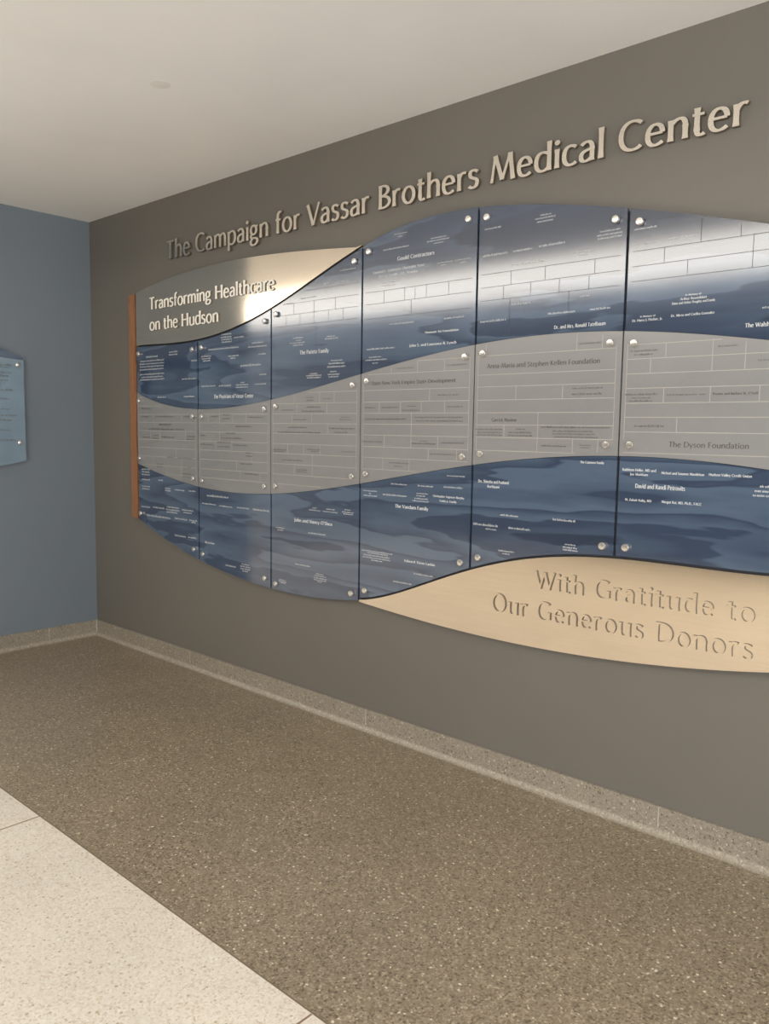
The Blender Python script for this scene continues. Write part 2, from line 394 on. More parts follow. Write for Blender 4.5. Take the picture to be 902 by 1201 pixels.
# upright brick joints engraved on the panels: column, row, x, upper and lower end
JOINTS = [
    (0, 1, 0.849, 1.598, 1.538),
    (0, 1, 1.163, 1.596, 1.539),
    (0, 1, 0.813, 1.466, 1.406),
    (0, 1, 0.922, 1.468, 1.408),
    (0, 1, 1.201, 1.471, 1.414),
    (0, 1, 0.843, 1.341, 1.281),
    (0, 1, 1.098, 1.348, 1.29),
    (0, 1, 0.992, 1.286, 1.227),
    (0, 1, 1.158, 1.292, 1.234),
    (0, 1, 1.147, 1.24, 1.188),
    (1, 1, 1.434, 1.595, 1.54),
    (1, 1, 1.544, 1.595, 1.54),
    (1, 1, 1.668, 1.594, 1.541),
    (1, 1, 1.787, 1.593, 1.541),
    (1, 1, 1.543, 1.486, 1.437),
    (1, 1, 1.506, 1.431, 1.382),
    (1, 1, 1.658, 1.434, 1.386),
    (1, 1, 1.837, 1.39, 1.338),
    (1, 1, 1.701, 1.328, 1.28),
    (1, 1, 1.735, 1.271, 1.223),
    (1, 1, 1.911, 1.278, 1.232),
    (2, 1, 2.191, 1.677, 1.636),
    (2, 1, 2.383, 1.683, 1.634),
    (2, 1, 2.489, 1.693, 1.639),
    (2, 1, 2.437, 1.633, 1.581),
    (2, 1, 2.211, 1.629, 1.579),
    (2, 1, 2.172, 1.582, 1.531),
    (2, 1, 2.324, 1.581, 1.531),
    (2, 1, 2.443, 1.529, 1.474),
    (2, 1, 2.139, 1.417, 1.366),
    (2, 1, 2.264, 1.42, 1.369),
    (2, 1, 2.39, 1.423, 1.373),
    (2, 1, 2.193, 1.316, 1.258),
    (2, 1, 2.331, 1.362, 1.264),
    (3, 1, 2.867, 1.811, 1.762),
    (3, 1, 3.025, 1.817, 1.769),
    (3, 1, 3.179, 1.816, 1.77),
    (3, 1, 3.098, 1.688, 1.635),
    (3, 1, 2.794, 1.636, 1.583),
    (3, 1, 2.927, 1.634, 1.582),
    (3, 1, 3.051, 1.633, 1.579),
    (3, 1, 3.184, 1.631, 1.581),
    (3, 1, 2.994, 1.576, 1.427),
    (3, 1, 2.829, 1.476, 1.42),
    (3, 1, 3.15, 1.478, 1.428),
    (3, 1, 3.097, 1.423, 1.366),
    (3, 1, 3.257, 1.427, 1.372),
    (3, 1, 2.822, 1.369, 1.319),
    (3, 1, 2.985, 1.375, 1.32),
    (4, 1, 3.399, 1.867, 1.819),
    (4, 1, 3.822, 1.866, 1.822),
    (4, 1, 3.929, 1.872, 1.822),
    (4, 1, 3.552, 1.688, 1.634),
    (4, 1, 3.767, 1.69, 1.638),
    (4, 1, 3.66, 1.582, 1.424),
    (4, 1, 3.499, 1.527, 1.483),
    (4, 1, 3.819, 1.481, 1.425),
    (4, 1, 3.926, 1.479, 1.425),
    (5, 1, 4.176, 1.828, 1.772),
    (5, 1, 4.121, 1.774, 1.718),
    (5, 1, 4.341, 1.83, 1.731),
    (5, 1, 4.45, 1.825, 1.726),
    (5, 1, 4.175, 1.669, 1.616),
    (5, 1, 4.34, 1.674, 1.617),
    (5, 1, 4.502, 1.674, 1.618),
    (5, 1, 4.228, 1.564, 1.509),
    (2, 0, 2.334, 2.141, 2.041),
    (2, 0, 2.489, 2.14, 2.101),
    (2, 0, 2.122, 2.088, 2.034),
    (2, 0, 2.439, 2.091, 2.04),
    (2, 0, 2.542, 2.093, 2.036),
    (2, 0, 2.229, 2.087, 2.034),
    (2, 0, 2.181, 2.144, 2.087),
    (2, 0, 2.351, 2.018, 1.981),
    (3, 0, 3.0, 2.176, 2.148),
    (3, 0, 2.811, 2.139, 2.091),
    (3, 0, 2.938, 2.145, 2.092),
    (3, 0, 3.065, 2.144, 2.095),
    (3, 0, 3.19, 2.149, 2.098),
    (3, 0, 2.978, 2.072, 2.016),
    (4, 0, 3.669, 2.157, 2.1),
    (4, 0, 3.475, 2.096, 2.047),
    (4, 0, 3.604, 2.1, 2.048),
    (4, 0, 3.734, 2.103, 2.047),
    (4, 0, 3.861, 2.106, 2.055),
    (4, 0, 3.51, 2.198, 2.147),
    (4, 0, 3.883, 2.198, 2.157),
    (4, 0, 3.777, 2.046, 2.011),
    (4, 0, 3.508, 2.044, 2.0),
    (5, 0, 4.152, 2.192, 2.155),
    (5, 0, 4.279, 2.216, 2.162),
    (5, 0, 4.412, 2.211, 2.168),
    (5, 0, 4.454, 2.165, 2.057),
    (5, 0, 4.237, 2.109, 2.055),
]
SX, SW = 0.660, 0.6703                     # left edge of the donor wall, width of one panel column
def seam(k): return SX + SW * k
MID = seam(3)
def curve(n):
    co = CURVES[n]
    def f(x):
        v = 0.0
        for c in co: v = v * (x - MID) + c
        return v
    return f
c_At, c_Ab, c_B, c_C, c_D, c_E1, c_E2, c_F = [curve(n) for n in ('At', 'Ab', 'B', 'C', 'D', 'E1', 'E2', 'F')]
# heights of the brick courses engraved on the panels
LOW = [1.691, 1.636, 1.583, 1.532, 1.480, 1.425, 1.373, 1.318, 1.262, 1.210]
COURSES = {
    (0, 1): LOW, (1, 1): LOW, (2, 1): LOW, (3, 1): [1.818, 1.766] + LOW,
    (4, 1): [1.820, 1.741] + LOW[:6], (5, 1): [1.827, 1.775, 1.722, 1.669, 1.615, 1.564, 1.510, 1.434],
    (2, 0): [2.204, 2.149, 2.093, 2.037], (3, 0): [2.149, 2.093, 2.026], (4, 0): [2.155, 2.101, 2.047], (5, 0): [2.161, 2.107, 2.054],
}

# ------------------------------------------------------------------ materials
def lin(r, g, b):
    f = lambda c: ((c / 255 + 0.055) / 1.055) ** 2.4 if c > 10 else c / 255 / 12.92
    return (f(r), f(g), f(b), 1)
def mat(name):
    m = bpy.data.materials.new(name)
    m.use_nodes = True
    nt = m.node_tree
    return m, nt, nt.nodes['Principled BSDF']
def pos(nt, scale):
    g = nt.nodes.new('ShaderNodeNewGeometry')
    mp = nt.nodes.new('ShaderNodeMapping')
    mp.inputs['Scale'].default_value = scale
    nt.links.new(g.outputs['Position'], mp.inputs['Vector'])
    return mp.outputs['Vector']
def noise(nt, vec, scale, detail=3, rough=0.5, dist=0.0):
    n = nt.nodes.new('ShaderNodeTexNoise')
    n.inputs['Scale'].default_value = scale
    n.inputs['Detail'].default_value = detail
    n.inputs['Roughness'].default_value = rough
    n.inputs['Distortion'].default_value = dist
    nt.links.new(vec, n.inputs['Vector'])
    return n.outputs['Fac']
def ramp(nt, fac, stops, interp='LINEAR'):
    r = nt.nodes.new('ShaderNodeValToRGB')
    r.color_ramp.interpolation = interp
    el = r.color_ramp.elements
    while len(el) < len(stops): el.new(0.5)
    for e, (p, c) in zip(el, stops): e.position, e.color = p, c
    nt.links.new(fac, r.inputs['Fac'])
    return r.outputs['Color']
def mixc(nt, fac, a, b):
    m = nt.nodes.new('ShaderNodeMix')
    m.data_type = 'RGBA'
    if isinstance(fac, float): m.inputs['Factor'].default_value = fac
    else: nt.links.new(fac, m.inputs['Factor'])
    for v, i in ((a, 6), (b, 7)):
        if isinstance(v, tuple): m.inputs[i].default_value = v
        else: nt.links.new(v, m.inputs[i])
    return m.outputs[2]
def plain(name, col, rough=0.5, metal=0.0, **kw):
    m, nt, b = mat(name)
    v = pos(nt, (1, 1, 1))
    n = noise(nt, v, 9.0, 4)
    lo = tuple(c * 0.96 for c in col[:3]) + (1,)
    hi = tuple(min(1, c * 1.04) for c in col[:3]) + (1,)
    nt.links.new(ramp(nt, n, [(0.35, lo), (0.65, hi)]), b.inputs['Base Color'])
    b.inputs['Roughness'].default_value = rough
    b.inputs['Metallic'].default_value = metal
    for k, x in kw.items(): b.inputs[k].default_value = x
    return m
def painted(name, col, rough=0.55):
    m, nt, b = mat(name)
    v = pos(nt, (1, 1, 1))
    n = noise(nt, v, 1.7, 3)
    lo = tuple(c * 0.975 for c in col[:3]) + (1,)
    hi = tuple(c * 1.025 for c in col[:3]) + (1,)
    nt.links.new(ramp(nt, n, [(0.3, lo), (0.7, hi)]), b.inputs['Base Color'])
    b.inputs['Roughness'].default_value = rough
    bp = nt.nodes.new('ShaderNodeBump')
    bp.inputs['Strength'].default_value = 0.05
    bp.inputs['Distance'].default_value = 0.001
    nt.links.new(noise(nt, v, 260.0, 2), bp.inputs['Height'])
    nt.links.new(bp.outputs[0], b.inputs['Normal'])
    return m
def terrazzo(name, stops, scale=150.0, rough=0.35, tint=None):
    m, nt, b = mat(name)
    v = pos(nt, (1, 1, 1))
    vo = nt.nodes.new('ShaderNodeTexVoronoi')
    vo.inputs['Scale'].default_value = scale
    nt.links.new(v, vo.inputs['Vector'])
    sep = nt.nodes.new('ShaderNodeSeparateColor')
    nt.links.new(vo.outputs['Color'], sep.inputs[0])
    fine = ramp(nt, sep.outputs[0], stops, 'CONSTANT')
    vo2 = nt.nodes.new('ShaderNodeTexVoronoi')
    vo2.inputs['Scale'].default_value = scale * 0.42
    nt.links.new(v, vo2.inputs['Vector'])
    sep2 = nt.nodes.new('ShaderNodeSeparateColor')
    nt.links.new(vo2.outputs['Color'], sep2.inputs[0])
    big = ramp(nt, sep2.outputs[1], stops, 'CONSTANT')
    dm = nt.nodes.new('ShaderNodeMath')
    dm.operation = 'LESS_THAN'
    dm.inputs[1].default_value = 0.34
    nt.links.new(vo2.outputs['Distance'], dm.inputs[0])
    col = mixc(nt, dm.outputs[0], fine, big)
    big_n = noise(nt, v, 2.2, 4)
    shade = ramp(nt, big_n, [(0.3, (0.94, 0.94, 0.94, 1)), (0.7, (1.05, 1.05, 1.05, 1))])
    mu = nt.nodes.new('ShaderNodeMix')
    mu.data_type = 'RGBA'
    mu.blend_type = 'MULTIPLY'
    mu.inputs['Factor'].default_value = 1.0
    nt.links.new(col, mu.inputs[6])
    nt.links.new(shade, mu.inputs[7])
    nt.links.new(mu.outputs[2], b.inputs['Base Color'])
    b.inputs['Roughness'].default_value = rough
    return m
def river(name, seed, dull=0.0):
    """watercolour river and hills in layered blues, under a glossy film"""
    m, nt, b = mat(name)
    v = pos(nt, (0.5, 0.5, 3.4))
    off = nt.nodes.new('ShaderNodeVectorMath')
    off.operation = 'ADD'
    off.inputs[1].default_value = (seed * 3.7, seed * 1.3, seed * 0.9)
    nt.links.new(v, off.inputs[0])
    n1 = noise(nt, off.outputs[0], 1.3, 4, 0.46, 0.2)
    navy, deep, mid, mist, pale = [lin(*c) for c in ((42, 54, 74), (55, 69, 92), (70, 86, 108), (86, 103, 125), (106, 122, 141))]
    a = ramp(nt, n1, [(0.0, navy), (0.36, navy), (0.375, mid), (0.43, deep), (0.47, deep), (0.478, mist), (0.53, mid), (0.565, deep),
                      (0.574, mist), (0.60, mist), (0.66, mid), (0.675, deep), (1.0, mid)])
    n2 = noise(nt, off.outputs[0], 0.8, 2)
    dk = ramp(nt, n2, [(0.34, (0, 0, 0, 1)), (0.5, (1, 1, 1, 1))])
    col = mixc(nt, dk, deep, a)
    nt.links.new(col, b.inputs['Base Color'])
    b.inputs['Roughness'].default_value = 0.10
    b.inputs['IOR'].default_value = FILM_IOR
    return m
FILM_IOR = 2.1
def brushed(name, col, rough, axis='x'):
    m, nt, b = mat(name)
    v = pos(nt, (1.2, 1.2, 90.0))
    n = noise(nt, v, 3.0, 4, 0.6)
    lo = tuple(c * 0.95 for c in col[:3]) + (1,)
    hi = tuple(min(1, c * 1.04) for c in col[:3]) + (1,)
    nt.links.new(ramp(nt, n, [(0.3, lo), (0.7, hi)]), b.inputs['Base Color'])
    b.inputs['Metallic'].default_value = 1.0
    b.inputs['Roughness'].default_value = rough
    return m
def wood(name, dark, light):
    m, nt, b = mat(name)
    v = pos(nt, (14, 14, 1.1))
    n = noise(nt, v, 3.0, 6, 0.6, 1.2)
    nt.links.new(ramp(nt, n, [(0.3, dark), (0.5, light), (0.7, dark)]), b.inputs['Base Color'])
    b.inputs['Roughness'].default_value = 0.4
    return m

M = {}
M['wall'] = painted('warm_grey_wall_paint', lin(115, 110, 102))
M['wall_cool'] = painted('blue_grey_wall_paint', lin(121, 130, 138))
M['charcoal'] = painted('charcoal_wall_paint', lin(78, 75, 70))  # unseen wall's dark colour, chosen to cut reflections in the panels
M['ceiling'] = painted('cream_ceiling_paint', lin(250, 249, 247), 0.8)
M['ceiling_plate'] = painted('cream_plate_paint', lin(239, 237, 232), 0.8)
M['white'] = painted('off_white_paint', lin(225, 220, 208), 0.6)
M['dark_terrazzo'] = terrazzo('dark_terrazzo', [(0.0, lin(146, 131, 110)), (0.30, lin(156, 141, 119)), (0.55, lin(131, 117, 97)), (0.72, lin(170, 155, 132)),
                                              (0.86, lin(108, 96, 79)), (0.94, lin(188, 174, 150)), (0.985, lin(228, 217, 195))], 170.0, 0.3)
M['light_terrazzo'] = terrazzo('light_terrazzo', [(0.0, lin(234, 224, 210)), (0.35, lin(239, 230, 217)), (0.62, lin(228, 216, 200)), (0.86, lin(219, 204, 184)),
                                                (0.970, lin(196, 178, 152)), (0.988, lin(244, 239, 228))], 170.0)
M['base_terrazzo'] = terrazzo('skirting_terrazzo', [(0.0, lin(150, 140, 126)), (0.35, lin(158, 148, 133)), (0.66, lin(140, 130, 115)), (0.84, lin(168, 158, 143)),
                                                  (0.94, lin(112, 102, 90)), (0.98, lin(200, 190, 172))], 190.0, 0.28)
M['cove'] = terrazzo('cove_highlight_terrazzo', [(0.0, lin(166, 155, 139)), (0.4, lin(174, 164, 148)), (0.75, lin(155, 144, 128)), (0.95, lin(196, 186, 170))], 190.0, 0.25)  # lighter tone paints a highlight into the skirting's curved foot
M['seam'] = plain('floor_joint', lin(150, 122, 98), 0.5)
M['strip'] = plain('dark_divider_strip', lin(128, 112, 92), 0.4)
M['grout'] = plain('pale_corner_bead', lin(196, 192, 184), 0.4)
M['river'] = river('blue_river_print', 1.0)
M['silver'] = None
def silver():
    m, nt, b = mat('frosted_silver_glass')
    v = pos(nt, (1.0, 1.0, 2.0))
    n = noise(nt, v, 1.3, 3)
    nt.links.new(ramp(nt, n, [(0.3, lin(145, 144, 144)), (0.7, lin(155, 154, 153))]), b.inputs['Base Color'])
    b.inputs['Roughness'].default_value = 0.3
    b.inputs['Metallic'].default_value = 0.25
    return m
M['silver'] = silver()
M['champagne'] = brushed('brushed_champagne_metal', (0.90, 0.79, 0.65, 1), 0.10)
M['letter_metal'] = brushed('satin_letter_metal', (0.97, 0.90, 0.80, 1), 0.2)
M['letter_pale'] = plain('pale_letter_face', lin(250, 246, 236), 0.35)
M['return'] = plain('shaded_letter_side', lin(104, 92, 76), 0.5)  # dark tone paints shade onto the sides of the letters
M['cap'] = plain('standoff_metal', (0.86, 0.82, 0.76, 1), 0.25, 0.85)
M['backing'] = plain('dark_backing_board', lin(36, 36, 42), 0.6)
M['wood'] = wood('reddish_brown_wood', lin(122, 80, 54), lin(160, 112, 76))
M['print_white'] = plain('white_print', lin(226, 228, 228), 0.6)
M['print_dark'] = plain('dark_print', lin(106, 102, 98), 0.6)
M['line_pale'] = plain('pale_engraved_line', lin(180, 176, 170), 0.6)
M['line_dark'] = plain('dark_engraved_line', lin(58, 58, 66), 0.8)
M['glass_blue'] = plain('pale_blue_plaque_print', lin(122, 142, 156), 0.15)
M['plaque_navy'] = plain('navy_plaque_print', lin(48, 70, 100), 0.15)
M['black'] = plain('dark_frame_metal', lin(60, 58, 55), 0.5)

# ------------------------------------------------------------------ mesh helpers
class MB:
    """collects faces in world coordinates; build() links them as one object whose origin is at org"""
    def __init__(s): s.v, s.f = [], []
    def add(s, vs, fs):
        n = len(s.v)
        s.v += [tuple(p) for p in vs]
        s.f += [tuple(i + n for i in f) for f in fs]
    def box(s, x0, x1, y0, y1, z0, z1):
        s.add([(x0, y0, z0), (x1, y0, z0), (x1, y1, z0), (x0, y1, z0), (x0, y0, z1), (x1, y0, z1), (x1, y1, z1), (x0, y1, z1)],
              [(0, 3, 2, 1), (4, 5, 6, 7), (0, 1, 5, 4), (1, 2, 6, 5), (2, 3, 7, 6), (3, 0, 4, 7)])
    def ribbon_solid(s, top, bot, yf, yb):
        """top, bot: matching lists of (x, z); a solid between them from yf (front) to yb (back)"""
        n = len(top)
        vs = [(x, yf, z) for x, z in top] + [(x, yf, z) for x, z in bot] + [(x, yb, z) for x, z in top] + [(x, yb, z) for x, z in bot]
        fs = []
        for i in range(n - 1):
            fs += [(n + i, n + i + 1, i + 1, i), (2 * n + i, 2 * n + i + 1, 3 * n + i + 1, 3 * n + i),
                   (i, i + 1, 2 * n + i + 1, 2 * n + i), (3 * n + i, 3 * n + i + 1, n + i + 1, n + i)]
        fs += [(0, 2 * n, 3 * n, n), (n - 1, 2 * n - 1, 4 * n - 1, 3 * n - 1)]
        s.add(vs, fs)
    def quad(s, x0, x1, z0, z1, y):
        s.add([(x0, y, z0), (x1, y, z0), (x1, y, z1), (x0, y, z1)], [(0, 1, 2, 3)])
    def lathe(s, c, axis, prof, n=20):
        """prof: list of (distance along axis, radius); axis 'y' or 'x' or 'z'"""
        rings = []
        for d, r in prof:
            ring = []
            for k in range(n):
                a = 2 * math.pi * k / n
                p, q = r * math.cos(a), r * math.sin(a)
                ring.append({'y': (c[0] + p, c[1] + d, c[2] + q), 'x': (c[0] + d, c[1] + p, c[2] + q), 'z': (c[0] + p, c[1] + q, c[2] + d)}[axis])
            rings.append(ring)
        vs = [p for r in rings for p in r]
        fs = []
        for i in range(len(rings) - 1):
            for k in range(n):
                k2 = (k + 1) % n
                fs.append((i * n + k, i * n + k2, (i + 1) * n + k2, (i + 1) * n + k))
        fs.append(tuple(range(n)))
        fs.append(tuple((len(rings) - 1) * n + k for k in range(n)))
        s.add(vs, fs)
    def build(s, name, material, org=(0, 0, 0), parent=None, solid=True, smooth=False, side=None):
        me = bpy.data.meshes.new(name)
        me.from_pydata([(x - org[0], y - org[1], z - org[2]) for x, y, z in s.v], [], s.f)
        me.materials.append(material)
        if side: me.materials.append(side)
        if solid:
            bm = bmesh.new()
            bm.from_mesh(me)
            bmesh.ops.recalc_face_normals(bm, faces=bm.faces)
            bm.to_mesh(me)
            bm.free()
        if side:
            for p in me.polygons:
                if abs(p.normal.y) < 0.5: p.material_index = 1
        if smooth:
            me.polygons.foreach_set('use_smooth', [True] * len(me.polygons))
            me.set_sharp_from_angle(angle=math.radians(40))
        me.update()
        o = bpy.data.objects.new(name, me)
        COL.objects.link(o)
        if parent is not None:
            po = parent['_org']
            o.parent = parent
            o.location = (org[0] - po[0], org[1] - po[1], org[2] - po[2])
        else:
            o.location = org
        o['_org'] = list(org)
        return o
def tag(o, label, cat, group=None):
    o['label'], o['category'] = label, cat
    if group: o['group'] = group
    return o
def struct(o):
    o['kind'] = 'structure'
    return o

# ------------------------------------------------------------------ lettering: a flared humanist alphabet drawn as strokes
# cap height 1, x-height XH; stems are thick, level strokes and up-strokes thin, ends flare a little
XH = 0.68
def L(*p): return ('l',) + p                       # straight stroke
def T(*p): return ('t',) + p                       # straight thin stroke
def E(*p): return ('e',) + p                       # ellipse arc: centre, radii, start and end degrees
def Z(*p): return ('b',) + p                       # cubic stroke
def D(x, y): return ('d', x, y)                    # dot
GLYPHS = {
 'A': (0.74, [T(.05, 0, .37, 1), L(.37, 1, .70, 0), T(.17, .34, .58, .34)]),
 'B': (0.62, [L(.12, 0, .12, 1), Z(.12, .96, .62, 1.02, .60, .54, .12, .53), Z(.12, .53, .72, .56, .70, -.02, .12, .04)]),
 'C': (0.74, [Z(.68, .86, .50, 1.06, .08, 1.02, .08, .50), Z(.08, .50, .08, -.03, .52, -.06, .68, .13)]),
 'D': (0.80, [L(.12, 0, .12, 1), Z(.12, .96, .52, 1.0, .73, .80, .73, .50), Z(.73, .50, .73, .18, .50, .0, .12, .04)]),
 'E': (0.56, [L(.12, 0, .12, 1), T(.12, .96, .50, .96), T(.12, .52, .46, .52), T(.12, .04, .51, .04)]),
 'F': (0.54, [L(.12, 0, .12, 1), T(.12, .96, .50, .96), T(.12, .52, .45, .52)]),
 'G': (0.80, [Z(.70, .87, .50, 1.06, .08, 1.02, .08, .50), Z(.08, .50, .08, -.05, .48, -.06, .70, .10), L(.70, .08, .70, .46)]),
 'H': (0.80, [L(.12, 0, .12, 1), L(.68, 0, .68, 1), T(.12, .52, .68, .52)]),
 'I': (0.26, [L(.13, 0, .13, 1)]),
 'J': (0.30, [L(.16, 1, .16, .05), Z(.16, .08, .16, -.12, .08, -.18, -.02, -.20)]),
 'K': (0.66, [L(.12, 0, .12, 1), T(.14, .50, .56, 1), L(.20, .56, .64, 0)]),
 'L': (0.52, [L(.12, 0, .12, 1), T(.12, .04, .49, .04)]),
 'M': (0.96, [T(.08, 0, .20, 1), L(.20, 1, .48, .06), T(.48, .06, .76, 1), L(.76, 1, .88, 0)]),
 'N': (0.80, [T(.12, 0, .12, 1), L(.12, 1, .68, 0), T(.68, 0, .68, 1)]),
 'O': (0.86, [E(.43, .50, .35, .50, 0, 360)]),
 'P': (0.58, [L(.12, 0, .12, 1), Z(.12, .96, .66, 1.04, .66, .42, .12, .47)]),
 'R': (0.64, [L(.12, 0, .12, 1), Z(.12, .96, .66, 1.04, .64, .46, .12, .50), L(.30, .50, .62, 0)]),
 'S': (0.54, [Z(.46, .88, .30, 1.06, .06, .98, .09, .72), Z(.09, .72, .14, .50, .46, .54, .45, .27), Z(.45, .27, .44, -.04, .16, -.06, .05, .12)]),
 'T': (0.64, [L(.32, 0, .32, .98), T(.03, .96, .61, .96)]),
 'U': (0.76, [L(.11, 1, .11, .34), Z(.11, .36, .10, -.12, .65, -.12, .65, .36), T(.65, .34, .65, 1)]),
 'V': (0.70, [L(.03, 1, .35, 0), T(.35, 0, .67, 1)]),
 'W': (1.06, [L(.03, 1, .30, 0), T(.30, 0, .53, .96), L(.53, .96, .78, 0), T(.78, 0, 1.03, 1)]),
 'Y': (0.66, [L(.03, 1, .33, .46), T(.63, 1, .33, .46), L(.33, .46, .33, 0)]),
 'Z': (0.60, [T(.06, .96, .54, .96), L(.52, .94, .08, .06), T(.06, .04, .55, .04)]),
 'q': (0.62, [L(.52, -.32, .52, .67), Z(.52, .58, .34, .74, .07, .74, .07, .33), Z(.07, .33, .08, -.05, .36, -.06, .52, .14)]),
 'a': (0.53, [Z(.08, .57, .18, .72, .42, .72, .42, .45), L(.42, .46, .42, 0), Z(.42, .41, .20, .38, .07, .34, .07, .17), Z(.07, .17, .08, -.04, .30, -.03, .42, .13)]),
 'b': (0.62, [L(.10, 0, .10, 1.04), Z(.10, .54, .30, .76, .55, .70, .55, .34), Z(.55, .34, .54, -.04, .26, -.06, .10, .08)]),
 'c': (0.50, [Z(.46, .60, .32, .72, .07, .72, .07, .34), Z(.07, .34, .07, -.05, .34, -.04, .47, .08)]),
 'd': (0.62, [L(.52, 0, .52, 1.04), Z(.52, .58, .34, .74, .07, .74, .07, .33), Z(.07, .33, .08, -.05, .36, -.06, .52, .14)]),
 'e': (0.56, [T(.08, .38, .49, .38), Z(.49, .38, .50, .76, .07, .80, .07, .33), Z(.07, .33, .08, -.06, .34, -.05, .50, .09)]),
 'f': (0.36, [L(.16, 0, .16, .72), Z(.16, .72, .16, .98, .26, 1.06, .38, 1.0), T(.03, .65, .34, .65)]),
 'g': (0.56, [E(.25, .45, .18, .22, 0, 360), T(.36, .62, .53, .65), Z(.16, .26, .04, .16, .04, .06, .22, .05), Z(.22, .05, .52, .04, .52, -.06, .48, -.16),
              Z(.48, -.16, .40, -.34, .08, -.34, .06, -.17), Z(.06, -.17, .06, -.08, .12, -.02, .20, .04)]),
 'h': (0.60, [L(.10, 0, .10, 1.04), Z(.10, .50, .26, .74, .50, .74, .50, .42), L(.50, .44, .50, 0)]),
 'i': (0.22, [L(.11, 0, .11, .67), D(.11, .90)]),
 'k': (0.54, [L(.10, 0, .10, 1.04), T(.12, .34, .46, .67), L(.18, .38, .53, 0)]),
 'l': (0.22, [L(.11, 0, .11, 1.04)]),
 'm': (0.92, [L(.10, 0, .10, .67), Z(.10, .50, .22, .74, .46, .74, .46, .42), L(.46, .44, .46, 0), Z(.46, .50, .58, .74, .82, .74, .82, .42), L(.82, .44, .82, 0)]),
 'n': (0.60, [L(.10, 0, .10, .67), Z(.10, .50, .26, .74, .50, .74, .50, .42), L(.50, .44, .50, 0)]),
 'o': (0.62, [E(.31, .335, .24, .335, 0, 360)]),
 'p': (0.62, [L(.10, -.32, .10, .67), Z(.10, .54, .30, .76, .55, .70, .55, .34), Z(.55, .34, .54, -.04, .26, -.06, .10, .08)]),
 'r': (0.40, [L(.10, 0, .10, .67), Z(.10, .46, .16, .66, .26, .70, .38, .64)]),
 's': (0.44, [Z(.38, .59, .26, .72, .05, .70, .08, .50), Z(.08, .50, .12, .32, .38, .40, .37, .18), Z(.37, .18, .35, -.04, .13, -.03, .05, .08)]),
 't': (0.38, [L(.15, .86, .15, .14), Z(.15, .16, .16, -.04, .28, -.02, .36, .04), T(.02, .65, .34, .65)]),
 'u': (0.60, [L(.10, .67, .10, .24), Z(.10, .26, .10, -.08, .34, -.06, .50, .14), L(.50, 0, .50, .67)]),
 'v': (0.54, [L(.03, .67, .27, 0), T(.27, 0, .51, .67)]),
 'w': (0.80, [L(.03, .67, .22, 0), T(.22, 0, .40, .64), L(.40, .64, .58, 0), T(.58, 0, .77, .67)]),
 'x': (0.52, [L(.04, .67, .48, 0), T(.04, 0, .47, .67)]),
 'y': (0.54, [L(.03, .67, .28, .02), T(.51, .67, .20, -.30)]),
 'z': (0.50, [T(.05, .64, .45, .64), L(.45, .64, .06, .04), T(.06, .04, .47, .04)]),
 '1': (0.50, [L(.28, 0, .28, 1), T(.12, .84, .28, .98)]),
 '.': (0.24, [D(.11, .06)]), ',': (0.24, [L(.13, .08, .07, -.14)]), "'": (0.20, [L(.11, 1.0, .09, .76)]), '-': (0.36, [T(.05, .34, .31, .34)]), ' ': (0.30, []),
}
THICK, THIN = 0.135, 0.078
def stroke_path(st, n):
    k = st[0]
    if k in 'lt':
        x0, y0, x1, y1 = st[1:]
        m = 4
        return [(x0 + (x1 - x0) * i / m, y0 + (y1 - y0) * i / m) for i in range(m + 1)]
    if k == 'e':
        cx, cy, rx, ry, a0, a1 = st[1:]
        m = n * 2
        return [(cx + rx * math.cos(math.radians(a0 + (a1 - a0) * i / m)), cy + ry * math.sin(math.radians(a0 + (a1 - a0) * i / m))) for i in range(m + 1)]
    x0, y0, x1, y1, x2, y2, x3, y3 = st[1:]
    out = []
    for i in range(n + 1):
        t = i / n
        a, b, c, d = (1 - t) ** 3, 3 * t * (1 - t) ** 2, 3 * t * t * (1 - t), t ** 3
        out.append((a * x0 + b * x1 + c * x2 + d * x3, a * y0 + b * y1 + c * y2 + d * y3))
    return out
def stroke_sides(st, n, bold):
    """left and right outline of one stroke, in glyph units"""
    if st[0] == 'd':
        r, m = 0.085 * bold, max(8, n)
        up = [(st[1] + r * math.cos(math.pi - math.pi * i / m), st[2] + r * math.sin(math.pi - math.pi * i / m)) for i in range(m + 1)]
        dn = [(st[1] + r * math.cos(math.pi + math.pi * i / m), st[2] + r * math.sin(math.pi + math.pi * i / m)) for i in range(m + 1)]
        return up, dn
    p = stroke_path(st, n)
    m = len(p)
    lo, hi = [], []
    closed = st[0] == 'e' and abs(st[6] - st[5]) == 360
    for i in range(m):
        a, b = p[max(0, i - 1)], p[min(m - 1, i + 1)]
        if closed and i in (0, m - 1): a, b = p[m - 2], p[1]
        dx, dy = b[0] - a[0], b[1] - a[1]
        d = math.hypot(dx, dy) or 1
        dx, dy = dx / d, dy / d
        w = THIN + (THICK - THIN) * abs(dy) ** 1.3
        if st[0] == 't': w = THIN * (1.0 if abs(dy) < 0.3 else 1.12)
        if st[0] in 'lt' and abs(dy) > 0.3 and i in (0, m - 1): w *= 1.22
        w *= bold
        px, py = p[i]
        hi.append((px - dy * w / 2, py + dx * w / 2))
        lo.append((px + dy * w / 2, py - dx * w / 2))
    return hi, lo
def advance(s, track=0.06):
    return sum(GLYPHS[c][0] + track for c in s) - track
